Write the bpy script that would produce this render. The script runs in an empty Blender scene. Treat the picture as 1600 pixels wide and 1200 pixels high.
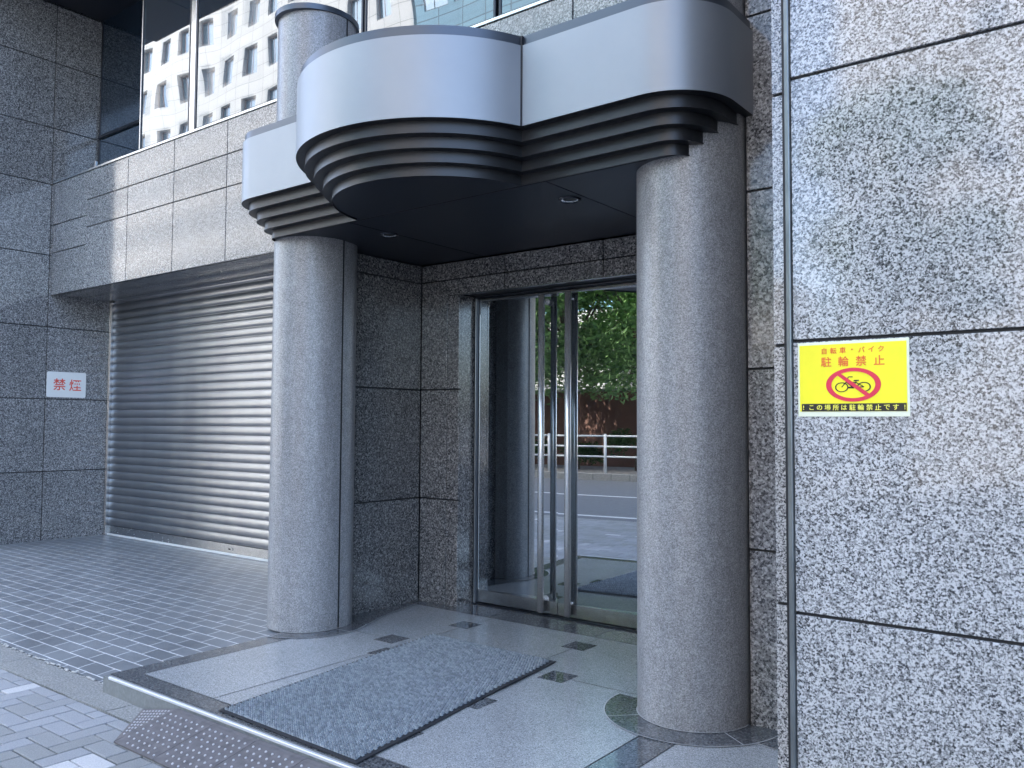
import bpy, bmesh, math, random
from mathutils import Vector, Matrix, noise
random.seed(7)
sc = bpy.context.scene
col = sc.collection
PI = math.pi
# ------------------------------------------------------------------ camera
FPX, YAW, PITCH, ROLL, CAMZ = 1316.4, -.65728, .04755, .00552, 1.45
f_ = Vector((math.sin(YAW)*math.cos(PITCH), math.cos(YAW)*math.cos(PITCH), math.sin(PITCH)))
r_ = Vector((math.cos(YAW), -math.sin(YAW), 0)); u_ = r_.cross(f_)
cr, sr = math.cos(ROLL), math.sin(ROLL)
r2, u2 = cr*r_ + sr*u_, -sr*r_ + cr*u_
cam = bpy.data.cameras.new('camera'); cam.sensor_width = 36; cam.lens = FPX/1600*36
cam.clip_start = .05; cam.clip_end = 2000
co = bpy.data.objects.new('camera', cam); col.objects.link(co)
M4 = Matrix((r2, u2, -f_)).transposed().to_4x4(); M4.translation = Vector((0, 0, CAMZ))
co.matrix_world = M4
sc.camera = co
# ------------------------------------------------------------------ sky, sun, exposure
SUN_EL, SUN_AZ = math.radians(50), math.radians(-28)      # azimuth from +Y towards +X
w = bpy.data.worlds.new('World'); sc.world = w; w.use_nodes = True
nt = w.node_tree; bg = nt.nodes['Background']
sky = nt.nodes.new('ShaderNodeTexSky'); sky.sky_type = 'NISHITA'; sky.sun_disc = False
sky.sun_elevation = SUN_EL; sky.sun_rotation = SUN_AZ; sky.air_density = .85; sky.dust_density = 4.; sky.ozone_density = .55
nt.links.new(sky.outputs[0], bg.inputs[0]); bg.inputs[1].default_value = .15
sun = bpy.data.lights.new('sun', 'SUN'); sun.energy = 2.4; sun.angle = math.radians(.5); sun.color = (1, .95, .87)
so = bpy.data.objects.new('sun', sun); col.objects.link(so); so.location = (0, 10, 40)
d = Vector((math.sin(SUN_AZ)*math.cos(SUN_EL), math.cos(SUN_AZ)*math.cos(SUN_EL), math.sin(SUN_EL)))
so.rotation_euler = d.to_track_quat('Z', 'Y').to_euler()
sc.view_settings.view_transform = 'Standard'; sc.view_settings.look = 'None'
sc.view_settings.exposure = 3.0; sc.view_settings.gamma = 1
sc.render.engine = 'CYCLES'
sc.cycles.max_bounces = 8; sc.cycles.diffuse_bounces = 4; sc.cycles.glossy_bounces = 5
sc.cycles.use_denoising = True
# ------------------------------------------------------------------ materials
class NT:
    def __init__(s, name):
        s.m = bpy.data.materials.new(name); s.m.use_nodes = True
        s.t = s.m.node_tree; s.b = s.t.nodes['Principled BSDF']
    def n(s, kind, **kw):
        nd = s.t.nodes.new('ShaderNode'+kind)
        for k, v in kw.items():
            if k in nd.inputs.keys(): nd.inputs[k].default_value = v
            else: setattr(nd, k, v)
        return nd
    def l(s, a, b): s.t.links.new(a, b)
    def set(s, **kw):
        for k, v in kw.items(): s.b.inputs[k.replace('_', ' ')].default_value = v
    def ramp(s, src, stops, const=False):
        r = s.n('ValToRGB'); e = r.color_ramp.elements
        if const: r.color_ramp.interpolation = 'CONSTANT'
        while len(e) < len(stops): e.new(.5)
        for i, (p, c) in enumerate(stops):
            e[i].position = p; e[i].color = (*c, 1) if len(c) == 3 else c
        s.l(src, r.inputs[0]); return r.outputs[0]
    def mix(s, fac, a, b, mode='MIX'):
        x = s.n('Mix', data_type='RGBA', blend_type=mode)
        for i, v in ((0, fac), (6, a), (7, b)):
            if isinstance(v, (int, float)): x.inputs[i].default_value = v
            elif isinstance(v, tuple): x.inputs[i].default_value = (*v, 1)
            else: s.l(v, x.inputs[i])
        return x.outputs[2]
    def obj(s): return s.n('TexCoord').outputs['Object']
    def bump(s, h, dist, strength=1.):
        b = s.n('Bump'); b.inputs['Strength'].default_value = strength; b.inputs['Distance'].default_value = dist
        s.l(h, b.inputs['Height']); s.l(b.outputs[0], s.b.inputs['Normal'])
def g3(v, b=1.0): return (v*.97, v, v*(1.03*b))
def simple(name, c, rough=.5, metal=0., spec=.5, var=0., scale=6., bump=0.):
    k = NT(name); k.set(Base_Color=(*c, 1), Roughness=rough, Metallic=metal); k.b.inputs['Specular IOR Level'].default_value = spec
    if var:
        n = k.n('TexNoise', Scale=scale, Detail=6., Roughness=.6); k.l(k.obj(), n.inputs['Vector'])
        c2 = k.ramp(n.outputs[0], [(.3, tuple(x*(1-var) for x in c)), (.7, tuple(min(1, x*(1+var)) for x in c))])
        k.l(c2, k.b.inputs['Base Color'])
        rr = k.n('MapRange'); rr.inputs[3].default_value = max(0.02, rough*(1-var)); rr.inputs[4].default_value = min(1, rough*(1+var)); k.l(n.outputs[0], rr.inputs[0]); k.l(rr.outputs[0], k.b.inputs['Roughness'])
        if bump: k.bump(n.outputs[0], bump)
    return k.m
def granite(name, dark, mid, light, scale=70., rough=.12, tint=.10, coat=0., cont=(.36, .44, .56, .66), stain=.08, vw=.34, mott=0., spec=.8):
    """speckled stone: crystals of three tones, slab-to-slab tone from the 'tint' attribute"""
    k = NT(name); o = k.obj()
    n1 = k.n('TexNoise', Scale=scale, Detail=4., Roughness=.7, Distortion=.5); k.l(o, n1.inputs['Vector'])
    v = k.n('TexVoronoi', Scale=scale*1.15); k.l(o, v.inputs['Vector'])
    sep = k.n('SeparateColor'); k.l(v.outputs['Color'], sep.inputs[0])
    ma = k.n('Math', operation='MULTIPLY_ADD'); k.l(sep.outputs[0], ma.inputs[0]); ma.inputs[1].default_value = vw; ma.inputs[2].default_value = -vw/2
    ad = k.n('Math', operation='ADD'); k.l(ma.outputs[0], ad.inputs[0]); k.l(n1.outputs[0], ad.inputs[1])
    a, b, c, e = cont
    g = k.ramp(ad.outputs[0], [(a, dark), (b, mid), (c, mid), (e, light)])
    mps = k.n('Mapping'); mps.inputs['Scale'].default_value = (2.2, 2.2, .5); k.l(o, mps.inputs[0])
    n2 = k.n('TexNoise', Scale=1.3, Detail=6., Roughness=.65); k.l(mps.outputs[0], n2.inputs['Vector'])
    st = k.ramp(n2.outputs[0], [(.3, (1-stain,)*3), (.7, (1+stain,)*3)])
    g = k.mix(1., g, st, 'MULTIPLY')
    if mott:
        mp = k.n('Mapping'); mp.inputs['Scale'].default_value = (1, 1, .45); k.l(o, mp.inputs[0])
        n3 = k.n('TexNoise', Scale=26., Detail=6., Roughness=.75); k.l(mp.outputs[0], n3.inputs['Vector'])
        g = k.mix(1., g, k.ramp(n3.outputs[0], [(.32, (1-mott,)*3), (.68, (1+mott,)*3)]), 'MULTIPLY')
    at = k.n('Attribute', attribute_name='tint')
    mr = k.n('MapRange'); mr.inputs[3].default_value = 1-tint; mr.inputs[4].default_value = 1+tint; k.l(at.outputs['Fac'], mr.inputs[0])
    cc = k.n('CombineColor'); [k.l(mr.outputs[0], cc.inputs[i]) for i in range(3)]
    g = k.mix(1., g, cc.outputs[0], 'MULTIPLY')
    k.l(g, k.b.inputs['Base Color'])
    rn = k.n('MapRange'); rn.inputs[3].default_value = rough*.7; rn.inputs[4].default_value = rough*1.5; k.l(n2.outputs[0], rn.inputs[0]); k.l(rn.outputs[0], k.b.inputs['Roughness'])
    k.bump(ad.outputs[0], .0004, .5 if rough > .3 else (.02 if rough < .03 else .1))
    k.b.inputs['Specular IOR Level'].default_value = spec
    if coat: k.set(Coat_Weight=coat, Coat_Roughness=.04)
    return k.m
MT = {}
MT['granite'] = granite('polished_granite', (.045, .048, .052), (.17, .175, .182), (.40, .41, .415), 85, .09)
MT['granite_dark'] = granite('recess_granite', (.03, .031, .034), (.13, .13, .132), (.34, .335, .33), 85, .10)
MT['granite_strip'] = granite('strip_granite', (.045, .046, .05), (.22, .22, .225), (.50, .50, .50), 85, .10)
MT['granite_big'] = granite('near_granite', (.035, .037, .04), (.25, .253, .255), (.56, .562, .565), 155, .03, .05, cont=(.34, .43, .49, .60), stain=.07, spec=.9)
MT['column'] = granite('column_granite', (.15, .154, .162), (.26, .267, .28), (.39, .398, .41), 170, .34, .04, stain=.12, mott=.16)
MT['floor'] = granite('floor_granite', (.18, .192, .196), (.33, .348, .352), (.48, .505, .51), 190, .18, .09, stain=.06, mott=.04)
MT['floor_polish'] = granite('floor_polished_granite', (.04, .045, .05), (.10, .106, .112), (.2, .21, .215), 110, .05, .10)
MT['joint'] = simple('joint_sealant', (.012, .014, .018), .6)
MT['grout'] = simple('light_grout', (.42, .43, .43), .8, var=.25, scale=14)
MT['silver'] = simple('silver_panel_paint', (.30, .325, .355), .46, .5, var=.04, scale=2.5)
MT['silver_cap'] = simple('grey_cap_metal', (.09, .105, .13), .35, .6)
MT['trim'] = simple('weathered_trim_metal', (.20, .22, .225), .3, .7, var=.3, scale=5)
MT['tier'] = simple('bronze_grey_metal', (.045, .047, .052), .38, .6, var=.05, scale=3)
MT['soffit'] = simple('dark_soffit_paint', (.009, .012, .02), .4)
MT['steel'] = simple('polished_steel', (.90, .91, .92), .26, .75)
MT['nosing'] = simple('aluminium_nosing', (.80, .82, .84), .42, .55)
MT['brushed'] = simple('brushed_steel', (.50, .51, .52), .26, 1., var=.10, scale=20)
MT['dark_steel'] = simple('dark_steel_frame', (.03, .035, .045), .3, .6)
MT['black'] = simple('black_void', (.006, .007, .009), .5)
MT['white_paint'] = simple('white_paint', (.78, .8, .8), .4)
MT['red_ink'] = simple('red_ink', (.72, .10, .07), .5)
MT['yellow'] = simple('yellow_print', (.93, .83, .03), .35, var=.05, scale=9)
MT['pale'] = simple('pale_laminate', (.78, .80, .62), .25)
MT['ink_black'] = simple('black_ink', (.025, .022, .018), .4)
MT['pink_red'] = simple('crimson_print', (.72, .035, .075), .4)
MT['rubber'] = simple('black_rubber', (.022, .024, .028), .6, var=.3, scale=30)
MT['concrete'] = simple('kerb_concrete', (.27, .275, .262), .9, var=.55, scale=95, bump=.004)
MT['asphalt'] = simple('asphalt', (.13, .14, .155), .75, var=.25, scale=9, bump=.002)
MT['road_white'] = simple('road_marking_white', (.62, .63, .62), .7, var=.12, scale=12)
MT['road_orange'] = simple('road_marking_orange', (.62, .33, .10), .7, var=.12, scale=12)
MT['brown'] = simple('brown_wall_render', (.17, .085, .062), .8, var=.12, scale=3)
MT['cream_low'] = simple('cream_render', (.46, .46, .45), .7, var=.06, scale=1.5)
MT['bark'] = simple('bark', (.10, .075, .055), .9, var=.4, scale=20, bump=.02)
MT['curtain'] = simple('grey_blind', (.12, .12, .14), .8)
# shutter steel
k = NT('shutter_steel'); k.set(Metallic=.9, Roughness=.24); o = k.obj()
mp = k.n('Mapping'); mp.inputs['Scale'].default_value = (1.2, 1, .35); k.l(o, mp.inputs[0])
n = k.n('TexNoise', Scale=3., Detail=4.); k.l(mp.outputs[0], n.inputs['Vector'])
k.l(k.ramp(n.outputs[0], [(.3, (.31, .32, .345)), (.7, (.37, .38, .40))]), k.b.inputs['Base Color'])
rr = k.n('MapRange'); rr.inputs[3].default_value = .27; rr.inputs[4].default_value = .37; k.l(n.outputs[0], rr.inputs[0]); k.l(rr.outputs[0], k.b.inputs['Roughness'])
MT['shutter'] = k.m
def glassmat(name, tint, fac, dark, wav=0.):
    """coated reflective glazing over a dark interior"""
    k = NT(name); k.set(Base_Color=(*dark, 1), Roughness=.03); t = k.t
    gl = t.nodes.new('ShaderNodeBsdfGlossy'); gl.inputs['Roughness'].default_value = 0.0; gl.inputs['Color'].default_value = (*tint, 1)
    mx = t.nodes.new('ShaderNodeMixShader')
    lw = k.n('LayerWeight', Blend=.35)
    mr = k.n('MapRange'); mr.inputs[3].default_value = fac; mr.inputs[4].default_value = 1.; k.l(lw.outputs['Fresnel'], mr.inputs[0]); k.l(mr.outputs[0], mx.inputs[0])
    out = [n for n in t.nodes if n.type == 'OUTPUT_MATERIAL'][0]
    k.l(k.b.outputs[0], mx.inputs[1]); k.l(gl.outputs[0], mx.inputs[2]); k.l(mx.outputs[0], out.inputs[0])
    if wav:
        n = k.n('TexNoise', Scale=.55, Detail=1.); k.l(k.obj(), n.inputs['Vector'])
        b = k.n('Bump'); b.inputs['Distance'].default_value = wav; b.inputs['Strength'].default_value = 1.
        k.l(n.outputs[0], b.inputs['Height']); k.l(b.outputs[0], gl.inputs['Normal'])
    return k.m
MT['door_glass'] = glassmat('door_glass', (.78, .84, .88), .6, (.01, .013, .018))
MT['window_glass'] = glassmat('window_glass', (.72, .79, .85), .10, (.01, .02, .035), .012)
MT['far_glass'] = glassmat('far_glass', (.6, .75, .85), .45, (.03, .06, .08))
# brick-like sheets
def brickmat(name, c1, c2, mortar, bw, rh, ms, rough=.5, offset=.5, bumpd=.002, var=.1, plane='xy'):
    k = NT(name); o = k.obj()
    if plane == 'xz':
        s = k.n('SeparateXYZ'); c = k.n('CombineXYZ'); k.l(o, s.inputs[0]); k.l(s.outputs[0], c.inputs[0]); k.l(s.outputs[2], c.inputs[1]); o = c.outputs[0]
    b = k.n('TexBrick'); b.offset = offset; k.l(o, b.inputs['Vector'])
    for kk, v in (('Color1', (*c1, 1)), ('Color2', (*c2, 1)), ('Mortar', (*mortar, 1)), ('Scale', 1.), ('Mortar Size', ms), ('Mortar Smooth', .15), ('Bias', 0.), ('Brick Width', bw), ('Row Height', rh)):
        b.inputs[kk].default_value = v
    n = k.n('TexNoise', Scale=3., Detail=6., Roughness=.65); k.l(o, n.inputs['Vector'])
    st = k.ramp(n.outputs[0], [(.3, (1-var,)*3), (.7, (1+var,)*3)])
    k.l(k.mix(1., b.outputs[0], st, 'MULTIPLY'), k.b.inputs['Base Color'])
    rr = k.n('MapRange'); rr.inputs[3].default_value = rough*.7; rr.inputs[4].default_value = rough*1.25; k.l(n.outputs[0], rr.inputs[0]); k.l(rr.outputs[0], k.b.inputs['Roughness'])
    iv = k.n('Math', operation='SUBTRACT'); iv.inputs[0].default_value = 1.; k.l(b.outputs['Fac'], iv.inputs[1]); k.bump(iv.outputs[0], bumpd)
    return k.m
MT['plaza'] = brickmat('plaza_tiles', (.165, .18, .19), (.21, .226, .236), (.70, .72, .73), .24, .117, .004, .34, .5, .001, .16)
MT['facade_tile'] = brickmat('cream_facade_tile', (.44, .45, .45), (.49, .50, .50), (.20, .21, .21), 1.32, .88, .02, .5, 0, .004, .04, 'xz')
MT['blue_glass_wall'] = brickmat('blue_curtain_wall', (.12, .24, .32), (.16, .30, .38), (.05, .09, .12), 1.8, .9, .04, .15, 0, .004, .05, 'xz')
MT['brown_tile'] = brickmat('brown_facade_tile', (.27, .265, .26), (.30, .295, .29), (.2, .19, .19), .6, .3, .02, .6, .5, .002, .06, 'xz')
# per-slab paving blocks
k = NT('paving_blocks'); at = k.n('Attribute', attribute_name='tint'); o = k.obj()
c = k.ramp(at.outputs['Fac'], [(0, (.21, .212, .205)), (.3, (.27, .278, .272)), (.55, (.32, .332, .345)), (.8, (.38, .39, .40)), (1, (.58, .575, .565))])
n = k.n('TexNoise', Scale=160., Detail=3., Roughness=.7); k.l(o, n.inputs['Vector'])
k.l(k.mix(1., c, k.ramp(n.outputs[0], [(.3, (.8,)*3), (.7, (1.2,)*3)]), 'MULTIPLY'), k.b.inputs['Base Color']); k.set(Roughness=.85)
k.bump(n.outputs[0], .0015); MT['blocks'] = k.m
# mat fibre
k = NT('mat_fibre'); at = k.n('Attribute', attribute_name='tint'); o = k.obj()
n = k.n('TexNoise', Scale=220., Detail=3.); k.l(o, n.inputs['Vector'])
c = k.ramp(at.outputs['Fac'], [(0, (.19, .22, .25)), (1, (.40, .45, .49))])
k.l(k.mix(1., c, k.ramp(n.outputs[0], [(.35, (.75,)*3), (.65, (1.25,)*3)]), 'MULTIPLY'), k.b.inputs['Base Color']); k.set(Roughness=.8)
k.bump(n.outputs[0], .001); MT['mat'] = k.m
MT['mat_base'] = simple('mat_base_fibre', (.02, .028, .04), .9)
MT['ramp'] = simple('ramp_rubber', (.125, .118, .12), .55, var=.3, scale=25, bump=.001)
MT['stud'] = simple('worn_stud', (.46, .45, .46), .4, var=.15, scale=90)
# leaves
def leafmat(name, a, b):
    k = NT(name); at = k.n('Attribute', attribute_name='tint')
    k.l(k.ramp(at.outputs['Fac'], [(0, a), (1, b)]), k.b.inputs['Base Color']); k.set(Roughness=.5)
    k.b.inputs['Subsurface Weight'].default_value = 0.
    return k.m
MT['leaf'] = leafmat('tree_leaves', (.07, .15, .05), (.26, .44, .14))
MT['leaf_hedge'] = leafmat('hedge_leaves', (.03, .075, .02), (.07, .15, .035))
# ------------------------------------------------------------------ mesh helpers
ROOTLOC = {}
class MB:
    def __init__(s): s.v = []; s.f = []; s.mi = []; s.t = []; s.sm = []
    def face(s, idx, m=0, t=.5, sm=False): s.f.append(idx); s.mi.append(m); s.t.append(t); s.sm.append(sm)
    def box(s, x0, x1, y0, y1, z0, z1, m=0, t=.5):
        b = len(s.v)
        s.v += [(x, y, z) for z in (z0, z1) for y in (y0, y1) for x in (x0, x1)]
        for q in ((0, 2, 3, 1), (4, 5, 7, 6), (0, 1, 5, 4), (2, 6, 7, 3), (0, 4, 6, 2), (1, 3, 7, 5)): s.face([b+i for i in q], m, t)
    def bbox(s, x0, x1, y0, y1, z0, z1, c=.002, m=0, t=.5):
        """box with chamfered edges"""
        bm = bmesh.new(); bmesh.ops.create_cube(bm, size=1)
        for v in bm.verts: v.co = Vector(((x0+x1)/2+v.co.x*(x1-x0), (y0+y1)/2+v.co.y*(y1-y0), (z0+z1)/2+v.co.z*(z1-z0)))
        bmesh.ops.bevel(bm, geom=bm.edges[:], offset=c, segments=1, affect='EDGES')
        s.addbm(bm, m, t)
    def addbm(s, bm, m=0, t=.5, sm=False, mat=None):
        b = len(s.v); bm.verts.ensure_lookup_table(); bm.verts.index_update()
        s.v += [tuple((mat @ v.co) if mat else v.co) for v in bm.verts]
        for f in bm.faces: s.face([b+v.index for v in f.verts], m, t, sm)
        bm.free()
    def quad(s, pts, m=0, t=.5, sm=False):
        b = len(s.v); s.v += [tuple(p) for p in pts]; s.face(list(range(b, b+len(pts))), m, t, sm)
    def tube(s, p0, p1, r0, r1=None, n=16, m=0, t=.5, caps=True):
        r1 = r0 if r1 is None else r1
        p0, p1 = Vector(p0), Vector(p1); a = (p1-p0).normalized()
        e = a.orthogonal().normalized(); g = a.cross(e); b = len(s.v)
        for p, r in ((p0, r0), (p1, r1)):
            for i in range(n): s.v.append(tuple(p + r*(math.cos(2*PI*i/n)*e + math.sin(2*PI*i/n)*g)))
        for i in range(n): j = (i+1) % n; s.face([b+i, b+j, b+n+j, b+n+i], m, t, True)
        if caps: s.face([b+i for i in range(n)][::-1], m, t); s.face([b+n+i for i in range(n)], m, t)
    def prism(s, pts, z0, z1, m=0, t=.5, sm=False, top=True, bottom=True, mb=None):
        """pts counter-clockwise in plan"""
        b = len(s.v); n = len(pts)
        s.v += [(x, y, z0) for x, y in pts] + [(x, y, z1) for x, y in pts]
        for i in range(n): j = (i+1) % n; s.face([b+i, b+j, b+n+j, b+n+i], m, t, sm)
        if bottom: s.face([b+i for i in range(n)][::-1], m if mb is None else mb, t)
        if top: s.face([b+n+i for i in range(n)], m, t)
    def build(s, name, mats, parent=None, kind=None, autosmooth=None):
        off = Vector((0, 0, 0)); p = parent
        while p is not None: off += p.location; p = p.parent
        me = bpy.data.meshes.new(name); me.from_pydata([Vector(v)-off for v in s.v], [], s.f)
        for m in (mats if isinstance(mats, (list, tuple)) else [mats]): me.materials.append(MT[m] if isinstance(m, str) else m)
        me.polygons.foreach_set('material_index', s.mi); me.polygons.foreach_set('use_smooth', s.sm)
        a = me.attributes.new('tint', 'FLOAT', 'FACE'); a.data.foreach_set('value', s.t)
        me.validate(); me.update()
        if autosmooth: me.set_sharp_from_angle(angle=math.radians(autosmooth))
        o = bpy.data.objects.new(name, me); col.objects.link(o); o.parent = parent
        if kind: o['kind'] = kind
        return o
def tag(o, label=None, cat=None, group=None, kind=None):
    for k_, v_ in (('label', label), ('category', cat), ('group', group), ('kind', kind)):
        if v_: o[k_] = v_
    return o
def empty(name, loc, label, cat, group=None):
    o = bpy.data.objects.new(name, None); o.location = loc; col.objects.link(o); o.empty_display_size = .2
    bpy.context.view_layer.update
    return tag(o, label, cat, group)
def panels(mb, axis, pos, out, us, vs, th=.03, gap=.011, back=.012, t=None, skip=()):
    """stone slabs on a dark backing. axis 'y': plane Y=pos facing out(+1/-1), us along X, vs along Z; axis 'x': us along Y; 'z': us X, vs Y"""
    a0, a1 = (pos, pos-out*th); lo, hi = min(a0, a1), max(a0, a1)
    g = gap/2
    for i in range(len(us)-1):
        for j in range(len(vs)-1):
            if (i, j) in skip: continue
            u0, u1, v0, v1 = us[i]+g, us[i+1]-g, vs[j]+g, vs[j+1]-g
            if i == 0: u0 = us[0]
            if i == len(us)-2: u1 = us[-1]
            if j == 0: v0 = vs[0]
            if j == len(vs)-2: v1 = vs[-1]
            tt = random.random() if t is None else t
            B = {'y': (u0, u1, lo, hi, v0, v1), 'x': (lo, hi, u0, u1, v0, v1), 'z': (u0, u1, v0, v1, lo, hi)}[axis]
            mb.bbox(*B, c=.0015, m=0, t=tt)
    p0, p1 = pos-out*back, pos-out*(th+.02); lo, hi = min(p0, p1), max(p0, p1)
    e = .002
    for i in range(len(us)-1):
        for j in range(len(vs)-1):
            if (i, j) in skip: continue
            U0, U1, V0, V1 = us[i], us[i+1], vs[j], vs[j+1]
            if i == 0: U0 += e
            if i == len(us)-2: U1 -= e
            if j == 0: V0 += e
            if j == len(vs)-2: V1 -= e
            # joint fillers only along the seams of this slab (inside the slab they stay hidden)
            B = {'y': (U0, U1, lo, hi, V0, V1), 'x': (lo, hi, U0, U1, V0, V1), 'z': (U0, U1, V0, V1, lo, hi)}[axis]
            mb.box(*B, m=1)
def lettering(rows):
    """rows: (string, centre function(u,v)->point, list of (u,v) centres, size, right, up) -> one MB of flat raised glyphs"""
    mb = MB()
    for ch, P, size, R_, U_, N_, sx in rows:
        cu = bpy.data.curves.new('glyph', 'FONT'); cu.body = ch; cu.size = size; cu.align_x = 'CENTER'; cu.align_y = 'CENTER'; cu.extrude = .0004; cu.resolution_u = 3
        cu.offset = size*.012
        o = bpy.data.objects.new('glyph', cu); col.objects.link(o)
        bpy.context.view_layer.update()
        me = bpy.data.meshes.new_from_object(o.evaluated_get(bpy.context.evaluated_depsgraph_get()))
        xs = [v.co.x for v in me.vertices] or [0]; ys = [v.co.y for v in me.vertices] or [0]
        cx, cy = (min(xs)+max(xs))/2, (min(ys)+max(ys))/2
        if ch in '・ーイ!ク': cy = 0 if ch == '・' else cy
        b = len(mb.v)
        for v in me.vertices: mb.v.append(tuple(P + R_*(v.co.x-cx)*sx + U_*(v.co.y-cy) + N_*(v.co.z+.0006)))
        for p in me.polygons: mb.face([b+i for i in p.vertices])
        bpy.data.objects.remove(o); bpy.data.curves.remove(cu); bpy.data.meshes.remove(me)
    return mb

# ------------------------------------------------------------------ key dimensions (metres)
XW = -10.85           # face of the side wall
YB, YS, YD, YR, YG = 4.70, 5.48, 5.32, 5.08, 4.745   # spandrel, shutter, door, recess stone, upper glass
C1, C2, YC, RC = (-4.93, 3.985), (-1.905, 3.985), 3.985, .283
ZC = [-.12, .84, 1.728, 2.616, 3.504, 4.39, 5.10, 5.93, 6.66]

# ================================================================== SETTING
mb = MB(); mb.quad([(-400, -400, -.35), (400, -400, -.35), (400, 400, -.35), (-400, 400, -.35)])
mb.build('ground', 'asphalt', kind='structure')
mb = MB(); mb.box(-80, 60, -12.5, -1.75, -.4, -.235)
mb.build('road', 'asphalt', kind='structure')
mb = MB()
for y, w2 in ((-3.3, .075), (-7.4, .075)): mb.box(-80, 60, y-w2, y+w2, -.235, -.231)
mb.box(-80, 60, -2.06, -1.92, -.235, -.231, m=1)
mb.build('road_marking', ['road_white', 'road_orange'], kind='structure')
mb = MB()
x = -40.
while x < 20: mb.bbox(x, x+.594, -1.92+.2, -1.55, -.38, -.10, .01, t=random.random()); x += .6
mb.build('kerb', 'concrete', kind='structure')
# far side of the street
mb = MB(); mb.box(-80, 60, -24.2, -12.7, -.4, -.05); mb.build('far_pavement', brickmat('far_pavement_blocks', (.22, .21, .20), (.28, .27, .26), (.12, .12, .12), .3, .3, .01, .8), kind='structure')
mb = MB()
x = -60.
while x < 40: mb.bbox(x, x+.594, -12.7, -12.5, -.38, -.03, .012, t=random.random()); x += .6
mb.build('far_kerb', 'concrete', kind='structure')
# near sidewalk: individual paving blocks
mb = MB(); z1 = -.10
y = -1.55
rown = 0
mb.box(-40, 12, -1.55, 2.30, -.4, -.112, m=1)
def block(x0, x1, y0, y1):
    if x1-x0 < .03 or y1-y0 < .03: return
    q = random.random(); t = .12+.55*random.random() if q < .86 else .92+.08*random.random()
    z = z1+random.uniform(-.0012, .0012)
    g = .003
    mb.bbox(x0+g, x1-g, y0+g, y1-g, z-.03, z, .003, t=t)
MO = .1115; Y0 = 2.333
def btone(x, y):
    n_ = noise.noise(Vector((x*1.1, y*1.1, 3)))*.5+.5
    if (x > -4.3 and 1.80 < y < 2.10 and random.random() < .75) or random.random() < .03: return .93+.07*random.random()
    return min(.85, max(0, .25+.5*(-4.2-x)/3*(y > 1)+n_*.35+random.uniform(-.18, .18)))
for j in range(35):
    yt = Y0-MO*j
    for i in range(-75, 72):
        ph = (i-j) % 4; x = -5.24+MO*i
        if not (-14 < x < 2.4): continue
        if ph == 0: B4 = (x, x+2*MO, yt-MO, min(yt, 2.30))
        elif ph == 3: B4 = (x, x+MO, yt-2*MO, min(yt, 2.30))
        elif ph == 2 and j == 0: B4 = (x, x+MO, yt-MO, 2.30)
        else: continue
        g = .0042; z = z1+random.uniform(-.0012, .0012)
        mb.bbox(B4[0]+g, B4[1]-g, max(-1.55, B4[2])+g, B4[3]-g, z-.03, z, .003, t=btone(x, yt))
mb.build('pavement', ['blocks', 'joint'], kind='structure')
# stone gutter kerb between sidewalk and plaza
mb = MB(); x = -20.02
while x < .5:
    L = .705
    bx = bmesh.new(); bmesh.ops.create_cube(bx, size=1)
    for v in bx.verts: v.co = Vector((x+.003+(v.co.x+.5)*(L-.006), 2.30+.003+(v.co.y+.5)*.232, -.16+(v.co.z+.5)*(.064+random.uniform(-.002, .002))))
    bmesh.ops.subdivide_edges(bx, edges=bx.edges[:], cuts=5, use_grid_fill=True)
    for v in bx.verts:
        nn = noise.noise(v.co*18)*.0045
        v.co.z += nn if v.co.z > -.13 else 0
        if v.co.y > 2.52 or v.co.y < 2.31: v.co.y += noise.noise(v.co*25+Vector((5, 1, 3)))*.008
    mb.addbm(bx, t=random.random()); x += L
mb.build('gutter_kerb', 'concrete', kind='structure')
# plaza: dark tiles, level at the shutter, falling towards the sidewalk
mb = MB(); ys = [2.535, 2.62, 2.8, 3.1, 3.5, 4.0, YS+.1]; zs = [-.092, -.082, -.064, -.038, -.014, -.003, -.001]
for i in range(len(ys)-1):
    mb.quad([(-40, ys[i], zs[i]), (-4.86, ys[i], zs[i]), (-4.86, ys[i+1], zs[i+1]), (-40, ys[i+1], zs[i+1])], sm=True)
mb.build('plaza', 'plaza', kind='structure')
# loose crumbled mortar along the tile edge
mb = MB()
for i in range(240):
    x = random.uniform(-9.5, -4.6); s_ = random.uniform(.003, .011)
    bx = bmesh.new(); bmesh.ops.create_icosphere(bx, subdivisions=1, radius=s_)
    mb.addbm(bx, mat=Matrix.Translation((x, 2.532+random.gauss(0, .008), -.094+s_*.3)) @ Matrix.Diagonal((random.uniform(1, 2.6), 1, .6, 1)))
tag(mb.build('mortar_crumbs', simple('crumbled_mortar', (.45, .45, .43), .9)), kind='stuff')
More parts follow.
